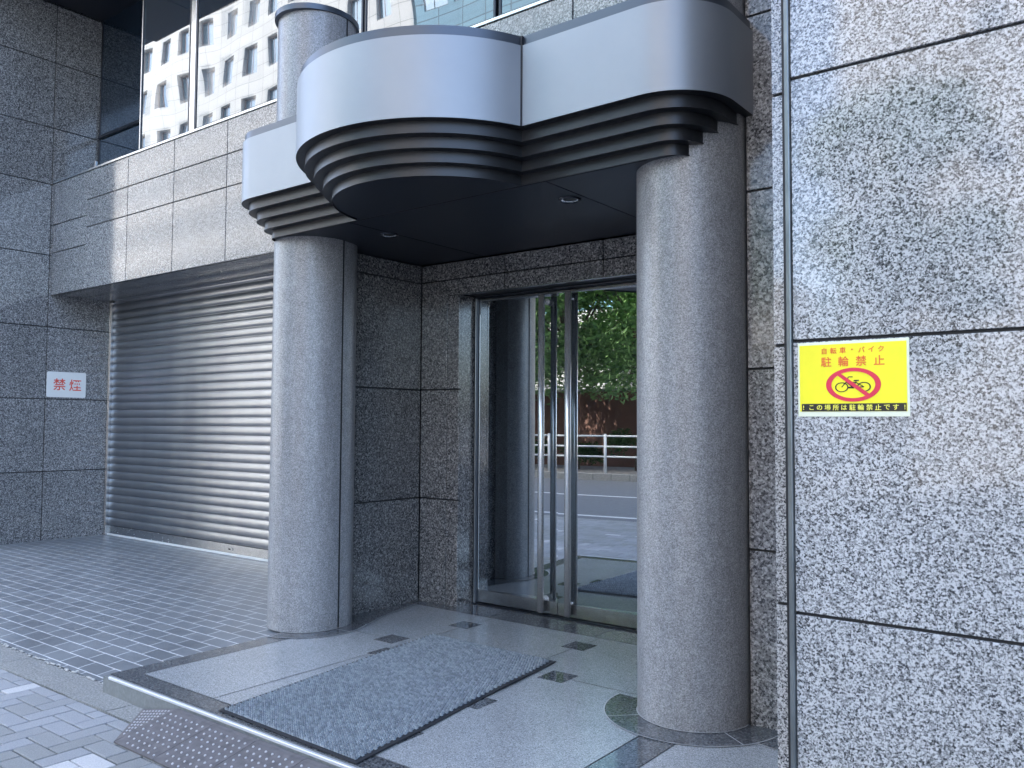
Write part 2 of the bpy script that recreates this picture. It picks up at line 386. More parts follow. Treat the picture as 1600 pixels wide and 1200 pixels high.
# entrance platform
mb = MB()
PX0, PX1, PY0 = -4.84, -1.0, 2.46
mb.box(PX0, PX1, PY0, 5.6, -.3, -.012, m=3)
G = 0.0
mb.box(PX0, PX1, PY0-.005, PY0+.03, -.3, -.002, m=4)        # riser facing
def slab(x0, x1, y0, y1, m=0, t=None, g=.0015): mb.box(x0+g, x1-g, y0+g, y1-g, -.02, 0, m=m, t=random.random() if t is None else t)
xs = [PX0+.155, -3.99, -3.06, -1.97]
slab(PX0, -3.69, PY0+.032, 2.61, 1); slab(-3.69, -2.65, PY0+.032, 2.61, 1); slab(-2.65, -1.7, PY0+.032, 2.61, 1); slab(-1.7, PX1, PY0+.032, 2.61, 1)
slab(PX0, PX0+.155, 2.61, 3.2, 1); slab(PX0, PX0+.155, 3.2, 3.8, 1)
ylines = [2.61, 4.06, 4.96]
for i in range(3):
    for j in range(2): slab(xs[i], xs[i+1], ylines[j], ylines[j+1])
slab(-1.97, -1.79, 2.61, 3.56, 1); slab(-1.79, PX1, 2.61, 4.3, 0); slab(-1.97, -1.79, 3.56, 4.96, 0)
slab(PX0, PX0+.155, 3.8, 4.96, 0); slab(-1.79, PX1, 4.3, 4.96, 0)
e = .002
for a, b in ((PX0, -4.05), (-4.05, -3.12), (-3.12, -2.2), (-2.2, PX1)): slab(a, b, 4.96, 5.6, 1)
# inlaid squares where the slabs cross, laid 2 mm proud
def inlay(cx, cy, s=.085, m=1, z=.002): mb.box(cx-s, cx+s, cy-s, cy+s, 0, z, m=m, t=random.random())
for cx, cy in ((-4.02, 4.67), (-4.145, 4.06), (-3.06, 4.70), (-2.79, 4.06), (-3.93, 3.80), (-2.88, 3.43), (-2.86, 2.85), (-2.05, 4.70)): inlay(cx, cy)
# column rings with pale grout
def ring(cx, cy, r0, r1, a0, a1, z, m, n=40):
    for i in range(n):
        a, b = a0+(a1-a0)*i/n, a0+(a1-a0)*(i+1)/n
        P = [(cx+r0*math.cos(a), cy+r0*math.sin(a), z), (cx+r1*math.cos(a), cy+r1*math.sin(a), z), (cx+r1*math.cos(b), cy+r1*math.sin(b), z), (cx+r0*math.cos(b), cy+r0*math.sin(b), z)]
        mb.quad(P, m, .4)
R90 = PI/2
ring(*C2, .27, .448, -PI*1.02, PI*.1, .003, 1); ring(*C2, .448, .454, -PI*1.02, PI*.1, .0045, 2); ring(*C2, .283, .288, -PI, 0, .006, 2)
ring(*C1, .27, .425, -1.35, .62, .003, 1); ring(*C1, .425, .431, -1.35, .62, .0045, 2); ring(*C1, .283, .288, -1.3, .4, .006, 2)
def strip(p, q, w_, z=.0052, m=2):
    p, q = Vector((*p, z)), Vector((*q, z)); n_ = (q-p).normalized().cross(Vector((0, 0, 1)))*w_/2
    mb.quad([p-n_, p+n_, q+n_, q-n_] if False else [p+n_, q+n_, q-n_, p-n_], m)
for (cx, cy), angs, r1 in ((C2, (-2.35, -.62), .45), (C1, (-1.30, .05), .428)):
    for a in set(angs): strip((cx+.284*math.cos(a), cy+.284*math.sin(a)), (cx+r1*math.cos(a), cy+r1*math.sin(a)), .005)
strip((-1.50, 3.78), (-1.02, 3.70), .005)
mb.quad([(-1.52, 3.80, .0025), (-1.04, 3.71, .0025), (-1.04, 4.0, .0025), (-1.55, 4.0, .0025)], 1, .4)
# border strip running from the left ring along the reveal wall
pl = [(-4.52, 4.10), (-4.585, 4.27), (-4.66, 4.45), (-4.72, 4.65), (-4.76, 4.85), (-4.775, 4.96)]
for i in range(len(pl)-1):
    a, b = pl[i], pl[i+1]
    mb.quad([(-4.9, a[1], .0028), (a[0], a[1], .0028), (b[0], b[1], .0028), (-4.9, b[1], .0028)], 1, .4); strip(a, b, .005)
# thin joints between the big slabs
for a, b, w_ in (((-4.68, 2.61), (-1.97, 2.61), .004), ((-3.99, 2.61), (-3.99, 4.96), .004), ((-3.06, 2.61), (-3.06, 4.96), .004), ((-4.5, 4.06), (-2.2, 4.06), .004), ((-4.75, 4.96), (-2., 4.96), .004), ((-4.05, 4.96), (-4.05, 5.3), .005), ((-3.12, 4.96), (-3.12, 5.3), .005), ((-4.685, 2.61), (-4.685, 3.6), .004), ((-1.97, 2.61), (-1.97, 3.55), .004), ((-1.79, 2.61), (-1.79, 3.55), .004)):
    strip(a, b, w_, .0015, 3)
plat = mb.build('entrance_platform', ['floor', 'floor_polish', 'grout', 'joint', simple('riser_stone', (.20, .215, .215), .5, var=.2, scale=40)], kind='structure')
mb = MB(); xx = [-4.78, -3.685, -2.63, -1.6]
for a, b in zip(xx, xx[1:]): mb.bbox(a+.001, b-.001, PY0-.008, PY0+.010, -.012, .004, .002)
nos = mb.build('nosing_strip', 'nosing', plat)

# ================================================================== OUR BUILDING
B = empty('granite_building', (-3.4, 4.7, 0), 'grey granite office building front with round columns, silver canopy, steel shutter and glass doors', 'building')
def part(name, mb, mats, parent=None, label=None, **k_):
    o = mb.build(name, mats, parent or B, **k_)
    if label: o['label'] = label
    return o
# side wall on the left, facing +X
mb = MB()
panels(mb, 'x', XW, 1, [3.92, 4.685, 5.60], ZC)
mb.box(XW-1.2, XW-.055, 3.93, 5.6, -.12, 6.64, m=1); mb.box(XW-1.2, XW-.051, 3.92, 3.95, -.12, 6.64, m=0)
part('side_wall', mb, ['granite', 'joint'])
# spandrel band above the shutter
mb = MB()
Xv = [-9.968, -9.026, -8.092, -7.146, -6.2, -5.26, -4.20, -3.12, -2.1, -1.62]
panels(mb, 'y', YB, -1, Xv, [3.01, 3.735, 4.06, 4.395])
panels(mb, 'y', YB, -1, [XW+.006, -9.968-.006], [3.01, 3.53, 3.878, 4.395])
mb.box(-9.9745, -9.9675, YB+.006, YB+.05, 3.02, 4.39, m=1); mb.box(XW+.004, -1.62, YB+.052, YB+.35, 3.03, 4.39, m=1)
part('spandrel_wall', mb, ['granite', 'joint'])
mb = MB(); mb.bbox(XW+.004, -1.62, YB-.012, 5.30, 4.398, 4.425, .003); part('window_sill', mb, 'brushed')
# stone soffit above the shutter
mb = MB(); panels(mb, 'z', 3.012, -1, [XW+.006, -9.968, -9.026, -8.092, -7.146, -6.2, -5.2], [YB+.031, 5.08, YS+.10])
part('shutter_soffit', mb, ['granite', 'joint'])
# pier between shutter and entrance + reveal wall
mb = MB()
panels(mb, 'x', -4.88, 1, [4.262, YR-.006], [.0, .84, 1.728, 2.616, 2.76])
mb.box(-5.19, -4.932, 4.24, 5.6, -.05, 3.0, m=1); mb.box(-5.2, -5.191, 4.2, 5.6, -.05, 3.0, m=0)
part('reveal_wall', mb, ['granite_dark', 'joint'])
mb = MB()
panels(mb, 'y', YR, -1, [-4.874, -4.590], [0, .84, 1.728, 2.616], t=.5)
panels(mb, 'y', YR, -1, [-4.582, -4.462], [0, .84, 1.728, 2.487], t=.5)
panels(mb, 'y', YR, -1, [-4.874, -4.0, -3.11, -2.2, -1.95], [2.625, 2.76])
panels(mb, 'y', YR, -1, [-4.582, -4.0, -3.11, -2.2, -1.95], [2.495, 2.616], skip=())
panels(mb, 'y', YR, -1, [-2.66, -1.95], [0, .84, 1.728, 2.486])
mb.box(-4.50, -4.463, YR+.0315, YD+.06, 0, 2.49, m=0, t=.5)          # jamb return
mb.box(-4.87, -4.505, YR+.052, YD+.1, 0, 2.49, m=1)
mb.box(-4.46, -1.95, YR+.031, YD+.06, 2.497, 2.53, m=1, t=.5)
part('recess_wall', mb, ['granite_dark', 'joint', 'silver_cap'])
# the wall beside column two, right return and the near wall
mb = MB(); panels(mb, 'y', 4.0, -1, [-1.615, -1.02], ZC[1:2] and [0, .845, 1.728, 2.614, 3.503, 4.39, 5.3]); mb.box(-1.64, -1.0, 4.055, 5.6, 0, 5.3, m=1)
mb.box(-1.95, -1.645, 4.3, 5.6, 0, 2.76, m=0)
part('flank_wall', mb, ['granite_strip', 'joint'])
mb = MB()
panels(mb, 'y', 2.88, -1, [-1.068, -.998], ZC)
part('return_wall', mb, ['granite_big', 'joint'])
mb = MB()
panels(mb, 'y', 2.78, -1, [-.966, 1.9, 4.8, 7.7, 10.6, 14.], [-.12, .838, 1.73, 2.618, 3.504, 4.39, 5.10, 5.93, 6.66], gap=.011)
mb.box(-.99, 14.0, 2.833, 5.6, -.12, 6.64, m=1)
part('near_wall', mb, ['granite_big', 'joint'])
mb = MB(); mb.bbox(-.983, -.968, 2.764, 2.80, -.12, 6.6, .002); mb.box(-.999, -.984, 2.79, 2.86, -.12, 6.6, m=1); part('corner_trim', mb, ['trim', 'joint'])
# mass of the building above
mb = MB(); mb.box(-34, 14, 3.52, 16, 6.70, 27.5, m=0); mb.box(-34, 14, 5.65, 16, -.2, 6.69, m=0)
part('upper_wall', mb, ['granite'])
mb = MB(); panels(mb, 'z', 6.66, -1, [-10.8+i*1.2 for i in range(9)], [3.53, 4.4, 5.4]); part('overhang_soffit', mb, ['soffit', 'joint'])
mb = MB(); mb.box(-34, XW-1.2, 3.92, 5.6, -.2, 6.69); part('wing_wall', mb, 'granite')
# ---- columns
for (cx, cy), z1c in ((C1, 4.40), (C2, 4.40)):
    mb = MB(); n = 72
    for i in range(n):
        a, b = 2*PI*i/n, 2*PI*(i+1)/n
        zz = [0, 2.30, 3.2, z1c]
        mb.quad([(cx+RC*math.cos(a), cy+RC*math.sin(a), 0.002), (cx+RC*math.cos(b), cy+RC*math.sin(b), 0.002), (cx+RC*math.cos(b), cy+RC*math.sin(b), z1c), (cx+RC*math.cos(a), cy+RC*math.sin(a), z1c)], 0, .5, True)
    # merge rings so shading is smooth
    bm = bmesh.new(); bm_me = None
    cobj = part('column', mb, ['column'])
    bm.from_mesh(cobj.data); bmesh.ops.remove_doubles(bm, verts=bm.verts[:], dist=.0005); bm.to_mesh(cobj.data); bm.free()
    cobj['label'] = 'round grey stone column beside the shutter' if cx == C1[0] else 'round grey stone column beside the near granite wall'
    mb = MB(); mb.prism([(cx+(RC+.008)*math.cos(2*PI*i/64), cy+(RC+.035)*math.sin(2*PI*i/64)) for i in range(64)], z1c, z1c+.04, sm=False)
    part('column_cap', mb, 'silver_cap', cobj, autosmooth=30)
    for q in mb.f: pass
    a = math.radians(9) if cx == C1[0] else math.radians(171)
    sg = 1 if cx == C1[0] else -1; mb = MB()
    FP = [(.276, .052), (.272, .10), (.262, .15), (.238, .20), (.205, .24), (.172, .268), (0, .268), (0, .052)]
    FP = [(cx+sg*px_, cy+py_) for px_, py_ in FP]; FP = FP if sg > 0 else FP[::-1]
    mb.prism(FP, .003, 2.765, sm=False); part('pilaster', mb, 'column', cobj, autosmooth=35)
    mb = MB(); r = RC
    a2 = a
    P = [(cx+rr_*math.cos(a2+da), cy+rr_*math.sin(a2+da)) for rr_, da in ((r-.01, -.026), (r+.0012, -.026), (r+.0012, .026), (r-.01, .026))]
    mb.prism(P, .003, z1c); part('column_joint', mb, 'joint', cobj)
# ---- canopy
CX, CYc, RD = -3.4175, 3.757, .885
XL, XR, YF, RCO = -5.258, -1.577, 3.43, .33
def outline(dd, yb=YB-.003, n=40, m=16):
    """plan outline of the canopy inset by dd, counter-clockwise seen from above, starting back right"""
    xl, xr, yf, rc, R_ = XL+dd, XR-dd, YF+dd, max(RCO-dd, .03), RD-dd
    h = math.sqrt(R_**2-(yf-CYc)**2); pts = [(xl, yb)]
    for i in range(m+1): a = PI+R90*i/m; pts.append((xl+rc+rc*math.cos(a), yf+rc+rc*math.sin(a)))
    a0 = math.atan2(yf-CYc, -h); a0 += 2*PI if a0 < 0 else 0; a1 = math.atan2(yf-CYc, h)+2*PI
    for i in range(n+1): a = a0+(a1-a0)*i/n; pts.append((CX+R_*math.cos(a), CYc+R_*math.sin(a)))
    for i in range(m+1): a = -R90+R90*i/m; pts.append((xr-rc+rc*math.cos(a), yf+rc+rc*math.sin(a)))
    pts.append((xr, yb)); return pts
def wall_of(mb, pts, z0, z1, m=0):
    b = len(mb.v); n = len(pts); mb.v += [(x, y, z0) for x, y in pts]+[(x, y, z1) for x, y in pts]
    for i in range(n-1): mb.face([b+i, b+i+1, b+n+i+1, b+n+i], m, .5, True)
def annulus(mb, po, pi, z, m=0, up=False):
    b = len(mb.v); n = len(po); mb.v += [(x, y, z) for x, y in po]+[(x, y, z) for x, y in pi]
    for i in range(n-1):
        f = [b+i, b+n+i, b+n+i+1, b+i+1]; mb.face(f if not up else f[::-1], m)
can = bpy.data.objects.new('canopy', None); can.parent = B; col.objects.link(can)
can['label'] = 'silver metal entrance canopy with drum-shaped centre and stepped underside'
z0, z1f = 2.994, 3.42
mb = MB(); o0, oi = outline(0), outline(.012)
wall_of(mb, o0, z0, z1f); annulus(mb, o0, oi, z1f, up=True)
part('fascia', mb, ['silver'], can, autosmooth=35)
for sgn in (-1, 1):
    mb = MB(); hx = CX+sgn*math.sqrt(RD**2-(YF-CYc)**2)
    mb.box(hx-.005, hx+.005, YF-.006, YF+.02, z0-.002, z1f+.05)
    part('seam', mb, 'joint', can)
mb = MB(); oc = outline(.014); wall_of(mb, oc, z1f-.01, z1f+.055)
b = len(mb.v); mb.v += [(x, y, z1f+.055) for x, y in oc]; mb.face(list(range(b, b+len(oc))))
part('cap', mb, 'silver_cap', can, autosmooth=35)
tz = [2.994, 2.932, 2.872, 2.813, 2.757]
prev = o0; zt = z0
for i in range(4):
    dd = .053*(i+1)
    mb = MB(); oo = outline(dd)
    annulus(mb, prev, oo, zt); wall_of(mb, oo, tz[i+1], zt)
    # thin lower lip standing 2 mm proud, as the pressed edge of the sheet
    lip = outline(dd-.003); wall_of(mb, lip, tz[i+1], tz[i+1]+.007)
    annulus(mb, lip, oo, tz[i+1]); annulus(mb, lip, oo, tz[i+1]+.007, up=True)
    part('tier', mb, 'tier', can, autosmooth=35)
    prev = oo; zt = tz[i+1]
# soffit (entrance ceiling)
mb = MB(); oo = outline(.053*4+.002, yb=5.06)
oo = [(max(x, -4.88) if y > 4.3 else x, y) for x, y in oo]
b = len(mb.v); mb.v += [(x, y, 2.768) for x, y in oo]; mb.face(list(range(b, b+len(oo)))[::-1])
for x in (-4.2, -2.62): mb.box(x-.002, x+.002, YF+.22, 5.06, 2.7655, 2.768, m=1)
mb.box(-4.85, -2.0, 3.678, 3.682, 2.765, 2.768, m=1)
mb.box(-5.1, -1.65, 4.3, 5.6, 2.79, 3.2, m=0)
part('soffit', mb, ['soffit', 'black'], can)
for x, y in ((-2.718, 4.065), (-4.244, 4.085)):
    mb = MB(); n = 32
    for i in range(n):
        a, b = 2*PI*i/n, 2*PI*(i+1)/n
        def P(r, a, z): return (x+r*math.cos(a), y+r*math.sin(a), z)
        mb.quad([P(.05, a, 2.762), P(.05, b, 2.762), P(.065, b, 2.758), P(.065, a, 2.758)], 0, .5, True); mb.quad([P(.065, a, 2.758), P(.065, b, 2.758), P(.068, b, 2.767), P(.068, a, 2.767)], 0, .5, True)
        mb.quad([P(.05, a, 2.762), P(.04, a, 2.766), P(.04, b, 2.766), P(.05, b, 2.762)], 1, .5, True)
    mb.quad([P(.04, 2*PI*i/n, 2.766) for i in range(n)][::-1], 2)
    part('downlight', mb, ['dark_steel', 'steel', 'black'], can)
# ---- entrance doors
fr = MB()
fr.bbox(-4.460, -4.445, YD-.05, YD+.05, 0, 2.49, .002, m=1); fr.bbox(-4.444, -4.428, YD-.055, YD+.03, 0, 2.475, .002, m=2); fr.bbox(-4.4438, -4.438, YD-.0575, YD-.0552, 0, 2.475, .001, m=0)
fr.bbox(-4.444, -2.66, YD-.055, YD+.03, 2.476, 2.496, .002, m=1); fr.bbox(-4.444, -2.66, YD-.0575, YD-.0551, 2.484, 2.489, .001, m=0); fr.bbox(-4.462, -2.66, YR-.004, YR+.03, 2.4885, 2.4945, .001, m=0); fr.bbox(-2.70, -2.66, YD-.05, YD+.03, 0, 2.475, .002, m=0)
fr.bbox(-4.46, -2.66, YD-.06, YD+.03, .0005, .010, .002, m=1)
part('door_frame', fr, ['brushed', 'dark_steel', 'silver_cap'])
mb = MB(); mb.box(-4.9, -1.9, YD+.07, YD+.09, 0, 2.7); part('lobby_backing', mb, 'black')
MX = -3.639
for (x0, x1, hx, lock) in ((-4.424, MX-.003, -3.765, False), (MX+.003, -2.706, -3.52, True)):
    g = MB(); tl = math.tan(math.radians(3.9)); xm = (x0+x1)/2
    pn = [(x0, YD+(x0-xm)*tl), (x1, YD+(x1-xm)*tl), (x1, YD+(x1-xm)*tl+.012), (x0, YD+(x0-xm)*tl+.012)]
    g.prism(pn, .108, 2.456); dl = part('door_leaf', g, 'door_glass', None, 'left-hand mirror-like glass door leaf' if not lock else 'mirror-like glass door leaf with the lock cylinder')
    g = MB(); g.bbox(x0, x1, YD-.030, YD+.042, .016, .112, .002); part('bottom_rail', g, 'brushed', dl)
    g = MB(); g.bbox(x0, x1, YD-.030, YD+.042, 2.452, 2.472, .002); part('top_rail', g, 'brushed', dl)
    s0 = x0 if not lock else x1-.03
    g = MB(); g.bbox(s0, s0+.006, YD-.030, YD+.024, .114, 2.35, .001); part('stile', g, 'brushed', dl)
    g = MB(); g.tube((hx, YD-.075, .03), (hx, YD-.075, 2.455), .025, n=24)
    for z in (.12, 2.40):
        g.tube((hx+.003, YD-.06, z), (hx+.003, YD+.002, z), .011, n=12); g.tube((hx+.003, YD-.008, z), (hx+.003, YD-.001, z), .026, n=20)
    part('handle', g, 'steel', dl)
    if lock:
        g = MB(); g.tube((MX+.04, YD-.022, .927), (MX+.04, YD, .927), .017, n=20); g.tube((MX+.04, YD-.026, .927), (MX+.04, YD-.022, .927), .011, n=16); part('lock', g, 'steel', dl)
# ---- rolling shutter
root = bpy.data.objects.new('rolling_shutter', None); root.parent = B; col.objects.link(root); root['label'] = 'closed steel rolling shutter with horizontal ribs'
mb = MB(); pitch = .0985; zb = .125; X0, X1 = XW+.075, -5.27; k_ = 0
prof = []
z = zb
while z < 3.02:
    for t_, dy in ((0, .010), (.03, .010), (.05, .001), (.14, -.004), (.32, -.0075), (.5, -.0085), (.68, -.0075), (.86, -.004), (.955, .001), (.97, .010)):
        prof.append((YS+dy, z+t_*pitch))
    z += pitch
b = len(mb.v)
mb.v += [(X0, y, z) for y, z in prof]+[(X1, y, z) for y, z in prof]; n = len(prof)
for i in range(n-1): mb.face([b+i, b+n+i, b+n+i+1, b+i+1], 0, .5, i % 10 not in (0, 1, 8, 9))
part('slats', mb, 'shutter', root, autosmooth=40)
mb = MB(); mb.bbox(X0, X1, YS-.012, YS+.02, .024, .122, .002); mb.bbox(X0, X1, YS-.02, YS+.02, .001, .024, .002, m=1)
bb = part('bottom_bar', mb, ['brushed', 'white_paint'], root)
mb = MB()
for i in range(26):
    x = -10.6+random.random()**2*2.4; z = .03+.09*random.random()**2; q = random.uniform(.004, .013)
    mb.quad([(x, YS-.0135, z), (x+q, YS-.0135, z+q*random.uniform(-.3, .3)), (x+q*.7, YS-.0135, z+q*.8), (x-q*.2, YS-.0135, z+q*.5)])
part('paint_chips', mb, 'white_paint', bb, kind='stuff')
for x in (-8.1, -6.2):
    mb = MB(); mb.prism([(0, 0)]*0 or [(x-.055, YS-.017), (x+.055, YS-.017), (x+.055, YS-.012), (x-.055, YS-.012)], .055, .085)
    mb.bbox(x-.018, x+.018, YS-.020, YS-.0165, .063, .077, .001, m=1)
    part('lock_plate', mb, ['brushed', 'black'], bb)
mb = MB(); mb.bbox(XW+.004, XW+.035, YS-.04, YS+.03, 0, 3.0, .002); mb.bbox(XW+.05, XW+.075, YS-.045, YS+.03, 0, 3.0, .002); mb.box(XW+.035, XW+.05, YS-.005, YS+.03, 0, 3.0, m=1)
part('guide_rail', mb, ['brushed', 'dark_steel'], root); mb = MB(); mb.bbox(X1, X1+.06, YS-.045, YS+.03, 0, 3.0, .002)
part('guide_rail', mb, ['brushed', 'dark_steel'], root)
mb = MB(); mb.box(XW, -5.2, YS+.04, YS+.06, 0, 3.05); part('shutter_backing', mb, 'black', root)
# ---- upper windows
XG = -8.87
def window(x0, x1, y, z0=4.426, z1=6.655, label=None, mull=.022, transoms=(), panes=None):
    g = MB(); fr_ = MB()
    fr_.bbox(x0, x0+mull, y-.008, y+.03, z0, z1, .002); fr_.bbox(x1-mull, x1, y-.008, y+.03, z0, z1, .002)
    fr_.bbox(x0+mull, x1-mull, y-.03, y+.03, z0, z0+.02, .002)
    for tz_ in transoms: fr_.bbox(x0+mull, x1-mull, y-.03, y+.03, tz_-.02, tz_+.02, .002)
    o = part('upper_window', fr_, 'dark_steel', None, label)
    g.box(x0+.004, x1-.004, y, y+.012, z0+.004, z1); part('pane', g, 'window_glass', o)
    return o
window(XW+.03, XG-.004, 5.24, transoms=(5.12,), label='dark recessed upper window beside the side wall')
window(XG, -7.90, YG, label='narrow upper window pane at the corner'); window(-7.795, -5.27, YG, label='wide upper window pane reflecting the cream building'); window(-5.25, -3.83, YG, label='upper window pane above the canopy'); window(-3.80, -1.63, YG)
mb = MB(); mb.bbox(-7.888, -7.80, YG-.012, YG+.03, 4.426, 6.65, .004); part('mullion', mb, 'brushed')
mb = MB(); mb.bbox(XG-.003, XG+.012, YG-.015, 5.23, 4.426, 6.65, .003); part('corner_mullion', mb, 'brushed')
mb = MB(); mb.bbox(XW+.004, XW+.03, 5.19, 5.23, 4.426, 4.72, .003); mb.bbox(XW+.05, XW+.075, 5.17, 5.205, 4.426, 4.80, .003); part('window_stay', mb, 'brushed')
# ================================================================== THINGS AT THE ENTRANCE
def rrect(x0, x1, z0, z1, r, n=6):
    P = []
    for cx, cz, a0 in ((x1-r, z0+r, -R90), (x1-r, z1-r, 0), (x0+r, z1-r, R90), (x0+r, z0+r, PI)):
        for i in range(n+1): a = a0+R90*i/n; P.append((cx+r*math.cos(a), cz+r*math.sin(a)))
    return P
# no-smoking plate on the side wall (faces +X; u runs along Y)
S1 = empty('no_smoking_sign', (XW, 4.93, 1.91), 'small white plate with red characters on the granite side wall left of the shutter', 'sign')
mb = MB(); P = rrect(4.693, 5.167, 1.752, 2.068, .022); n = len(P)
b = 0; mb.v += [(XW+.001, y, z) for y, z in P]+[(XW+.012, y, z) for y, z in P]
for i in range(n): j = (i+1) % n; mb.face([i, j, n+j, n+i])
mb.face(list(range(n, 2*n)))
mb.build('plate', simple('white_acrylic', (.80, .83, .82), .25), S1)
N_ = Vector((1, 0, 0)); R_ = Vector((0, 1, 0)); U_ = Vector((0, 0, 1))
lettering([('禁', Vector((XW+.012, 4.843, 1.912)), .155, R_, U_, N_, 1), ('煙', Vector((XW+.012, 5.035, 1.906)), .155, R_, U_, N_, 1)]).build('lettering', 'red_ink', S1)
# yellow no-parking notice on the near wall (faces -Y)
S2 = empty('no_parking_notice', (-.78, 2.78, 1.6), 'yellow laminated notice with red crossed-out bicycle taped to the near granite wall', 'sign')
yp = 2.78
mb = MB(); N = 24; Z0 = lambda x: 1.480 + (x+.95)*.014
def wz(u): return .0022+.0012*math.sin(u*9)+.0008*math.sin(u*23+1)
X0n, X1n, zb_, zt_ = -.950, -.609, 1.480, 1.722
for i in range(N):
    for j in range(12):
        q = []
        for a, c in ((i, j), (i+1, j), (i+1, j+1), (i, j+1)):
            q.append((X0n+(X1n-X0n)*a/N, yp-.0022, zb_+(zt_-zb_)*c/12))
        mb.quad(q, 0, .5)
for q in ((X0n, X1n, yp-.0021, yp, zb_, zt_),): mb.box(*q)
mb.build('laminate', 'pale', S2)
mb = MB(); mb.box(-.944, -.616, yp-.0030, yp-.0023, 1.496, 1.713); mb.build('printed_panel', 'yellow', S2)
mb = MB(); mb.box(-.938, -.618, yp-.0038, yp-.0031, 1.4965, 1.5215); mb.build('caption_bar', 'ink_black', S2)
mb = MB(); cx, cz, ra, rb = -.775, 1.581, .084, .054; n = 56; yy = yp-.0042
for i in range(n):
    a, b = 2*PI*i/n, 2*PI*(i+1)/n
    mb.quad([(cx+ra*math.cos(a), yy, cz+rb*math.sin(a)), (cx+ra*math.cos(b), yy, cz+rb*math.sin(b)), (cx+(ra-.017)*math.cos(b), yy, cz+(rb-.0115)*math.sin(b)), (cx+(ra-.017)*math.cos(a), yy, cz+(rb-.0115)*math.sin(a))])
mb.quad([(cx-.055, yy-.0002, cz+.036), (cx-.046, yy-.0002, cz+.043), (cx+.055, yy-.0002, cz-.034), (cx+.046, yy-.0002, cz-.043)])
mb.build('prohibition_ring', 'pink_red', S2)
mb = MB(); yb_ = yp-.0039
def seg(p, q, w_=.0035):
    p, q = Vector((p[0], 0, p[1])), Vector((q[0], 0, q[1])); n_ = (q-p).normalized().cross(Vector((0, 1, 0)))*w_/2
    mb.quad([Vector((v.x, yb_, v.z)) for v in (p-n_, q-n_, q+n_, p+n_)])
def wheel(x, z, r):
    for i in range(28):
        a, b = 2*PI*i/28, 2*PI*(i+1)/28
        mb.quad([(x+r*math.cos(a), yb_, z+r*.75*math.sin(a)), (x+r*math.cos(b), yb_, z+r*.75*math.sin(b)), (x+(r-.004)*math.cos(b), yb_, z+(r*.75-.003)*math.sin(b)), (x+(r-.004)*math.cos(a), yb_, z+(r*.75-.003)*math.sin(a))])
wheel(-.810, 1.5735, .021); wheel(-.742, 1.5735, .021)
for p, q, w_ in (((-.810, 1.5735), (-.796, 1.590), .003), ((-.796, 1.590), (-.789, 1.606), .003), ((-.789, 1.606), (-.776, 1.606), .003), ((-.796, 1.590), (-.775, 1.573), .004), ((-.775, 1.573), (-.765, 1.592), .003), ((-.796, 1.590), (-.766, 1.588), .003), ((-.775, 1.573), (-.742, 1.5735), .003), ((-.766, 1.588), (-.742, 1.5735), .003), ((-.773, 1.594), (-.757, 1.594), .004), ((-.79, 1.572), (-.772, 1.572), .006)): seg(p, q, w_)
mb.build('bicycle_symbol', 'ink_black', S2)
N_ = Vector((0, -1, 0)); R_ = Vector((1, 0, 0)); U_ = Vector((0, 0, 1))
def row(s, x0, x1, z, size, y, sx=1.):
    return [(c, Vector((x0+(x1-x0)*i/(len(s)-1), y, z)), size, R_, U_, N_, sx) for i, c in enumerate(s)]
lettering(row('自転車・バイク', -.864, -.690, 1.692, .021, yp-.0031)+row('駐輪禁止', -.858, -.696, 1.6565, .034, yp-.0031)).build('heading', simple('orange_red_ink', (.80, .16, .03), .5), S2)
lettering(row('!この場所は駐輪禁止です!', -.932, -.623, 1.509, .020, yp-.0039)).build('caption', simple('yellow_ink', (.92, .86, .12), .5), S2)
# door mat
MC = [Vector((-3.795, 2.515, 0)), Vector((-2.753, 2.49, 0)), Vector((-2.967, 4.294, 0)), Vector((-4.011, 4.313, 0))]
def mp_(u, v, z=0):
    p = (MC[0]*(1-u)+MC[1]*u)*(1-v)+(MC[3]*(1-u)+MC[2]*u)*v
    e_ = .012*math.sin(v*9)*max(0, u-.6) + .006*math.sin(u*8)*(1-v)
    return Vector((p.x+e_, p.y, z+.006*max(0, u-.93)/.07*max(0, math.sin(v*11))))
MTT = empty('door_mat', (-3.38, 3.4, 0.004), 'blue-grey ribbed door mat with black rubber border on the entrance platform', 'mat')
mb = MB(); nu, nv = 30, 50
b = 0
for z in (.007,):
    for j in range(nv+1):
        for i in range(nu+1): mb.v.append(mp_(i/nu, j/nv, z))
for j in range(nv):
    for i in range(nu): mb.face([j*(nu+1)+i, j*(nu+1)+i+1, (j+1)*(nu+1)+i+1, (j+1)*(nu+1)+i], 0, .5, True)
for j in range(nv):
    for u in (0, 1): a, c = mp_(u, j/nv, .007), mp_(u, (j+1)/nv, .007); q = [a, c, Vector((c.x, c.y, .004)), Vector((a.x, a.y, .004))]; mb.quad(q if u == 0 else q[::-1])
for i in range(nu):
    a, c = mp_(i/nu, 0, .007), mp_((i+1)/nu, 0, .007); mb.quad([Vector((a.x, a.y, .004)), Vector((c.x, c.y, .004)), c, a])
mb.build('rubber_border', 'rubber', MTT)
mb = MB(); NU, NV = 54, 84; du, dv = .958/NU, .98/NV
mb.quad([mp_(.018, .010, .0085), mp_(.982, .010, .0085), mp_(.982, .990, .0085), mp_(.018, .990, .0085)], 1)
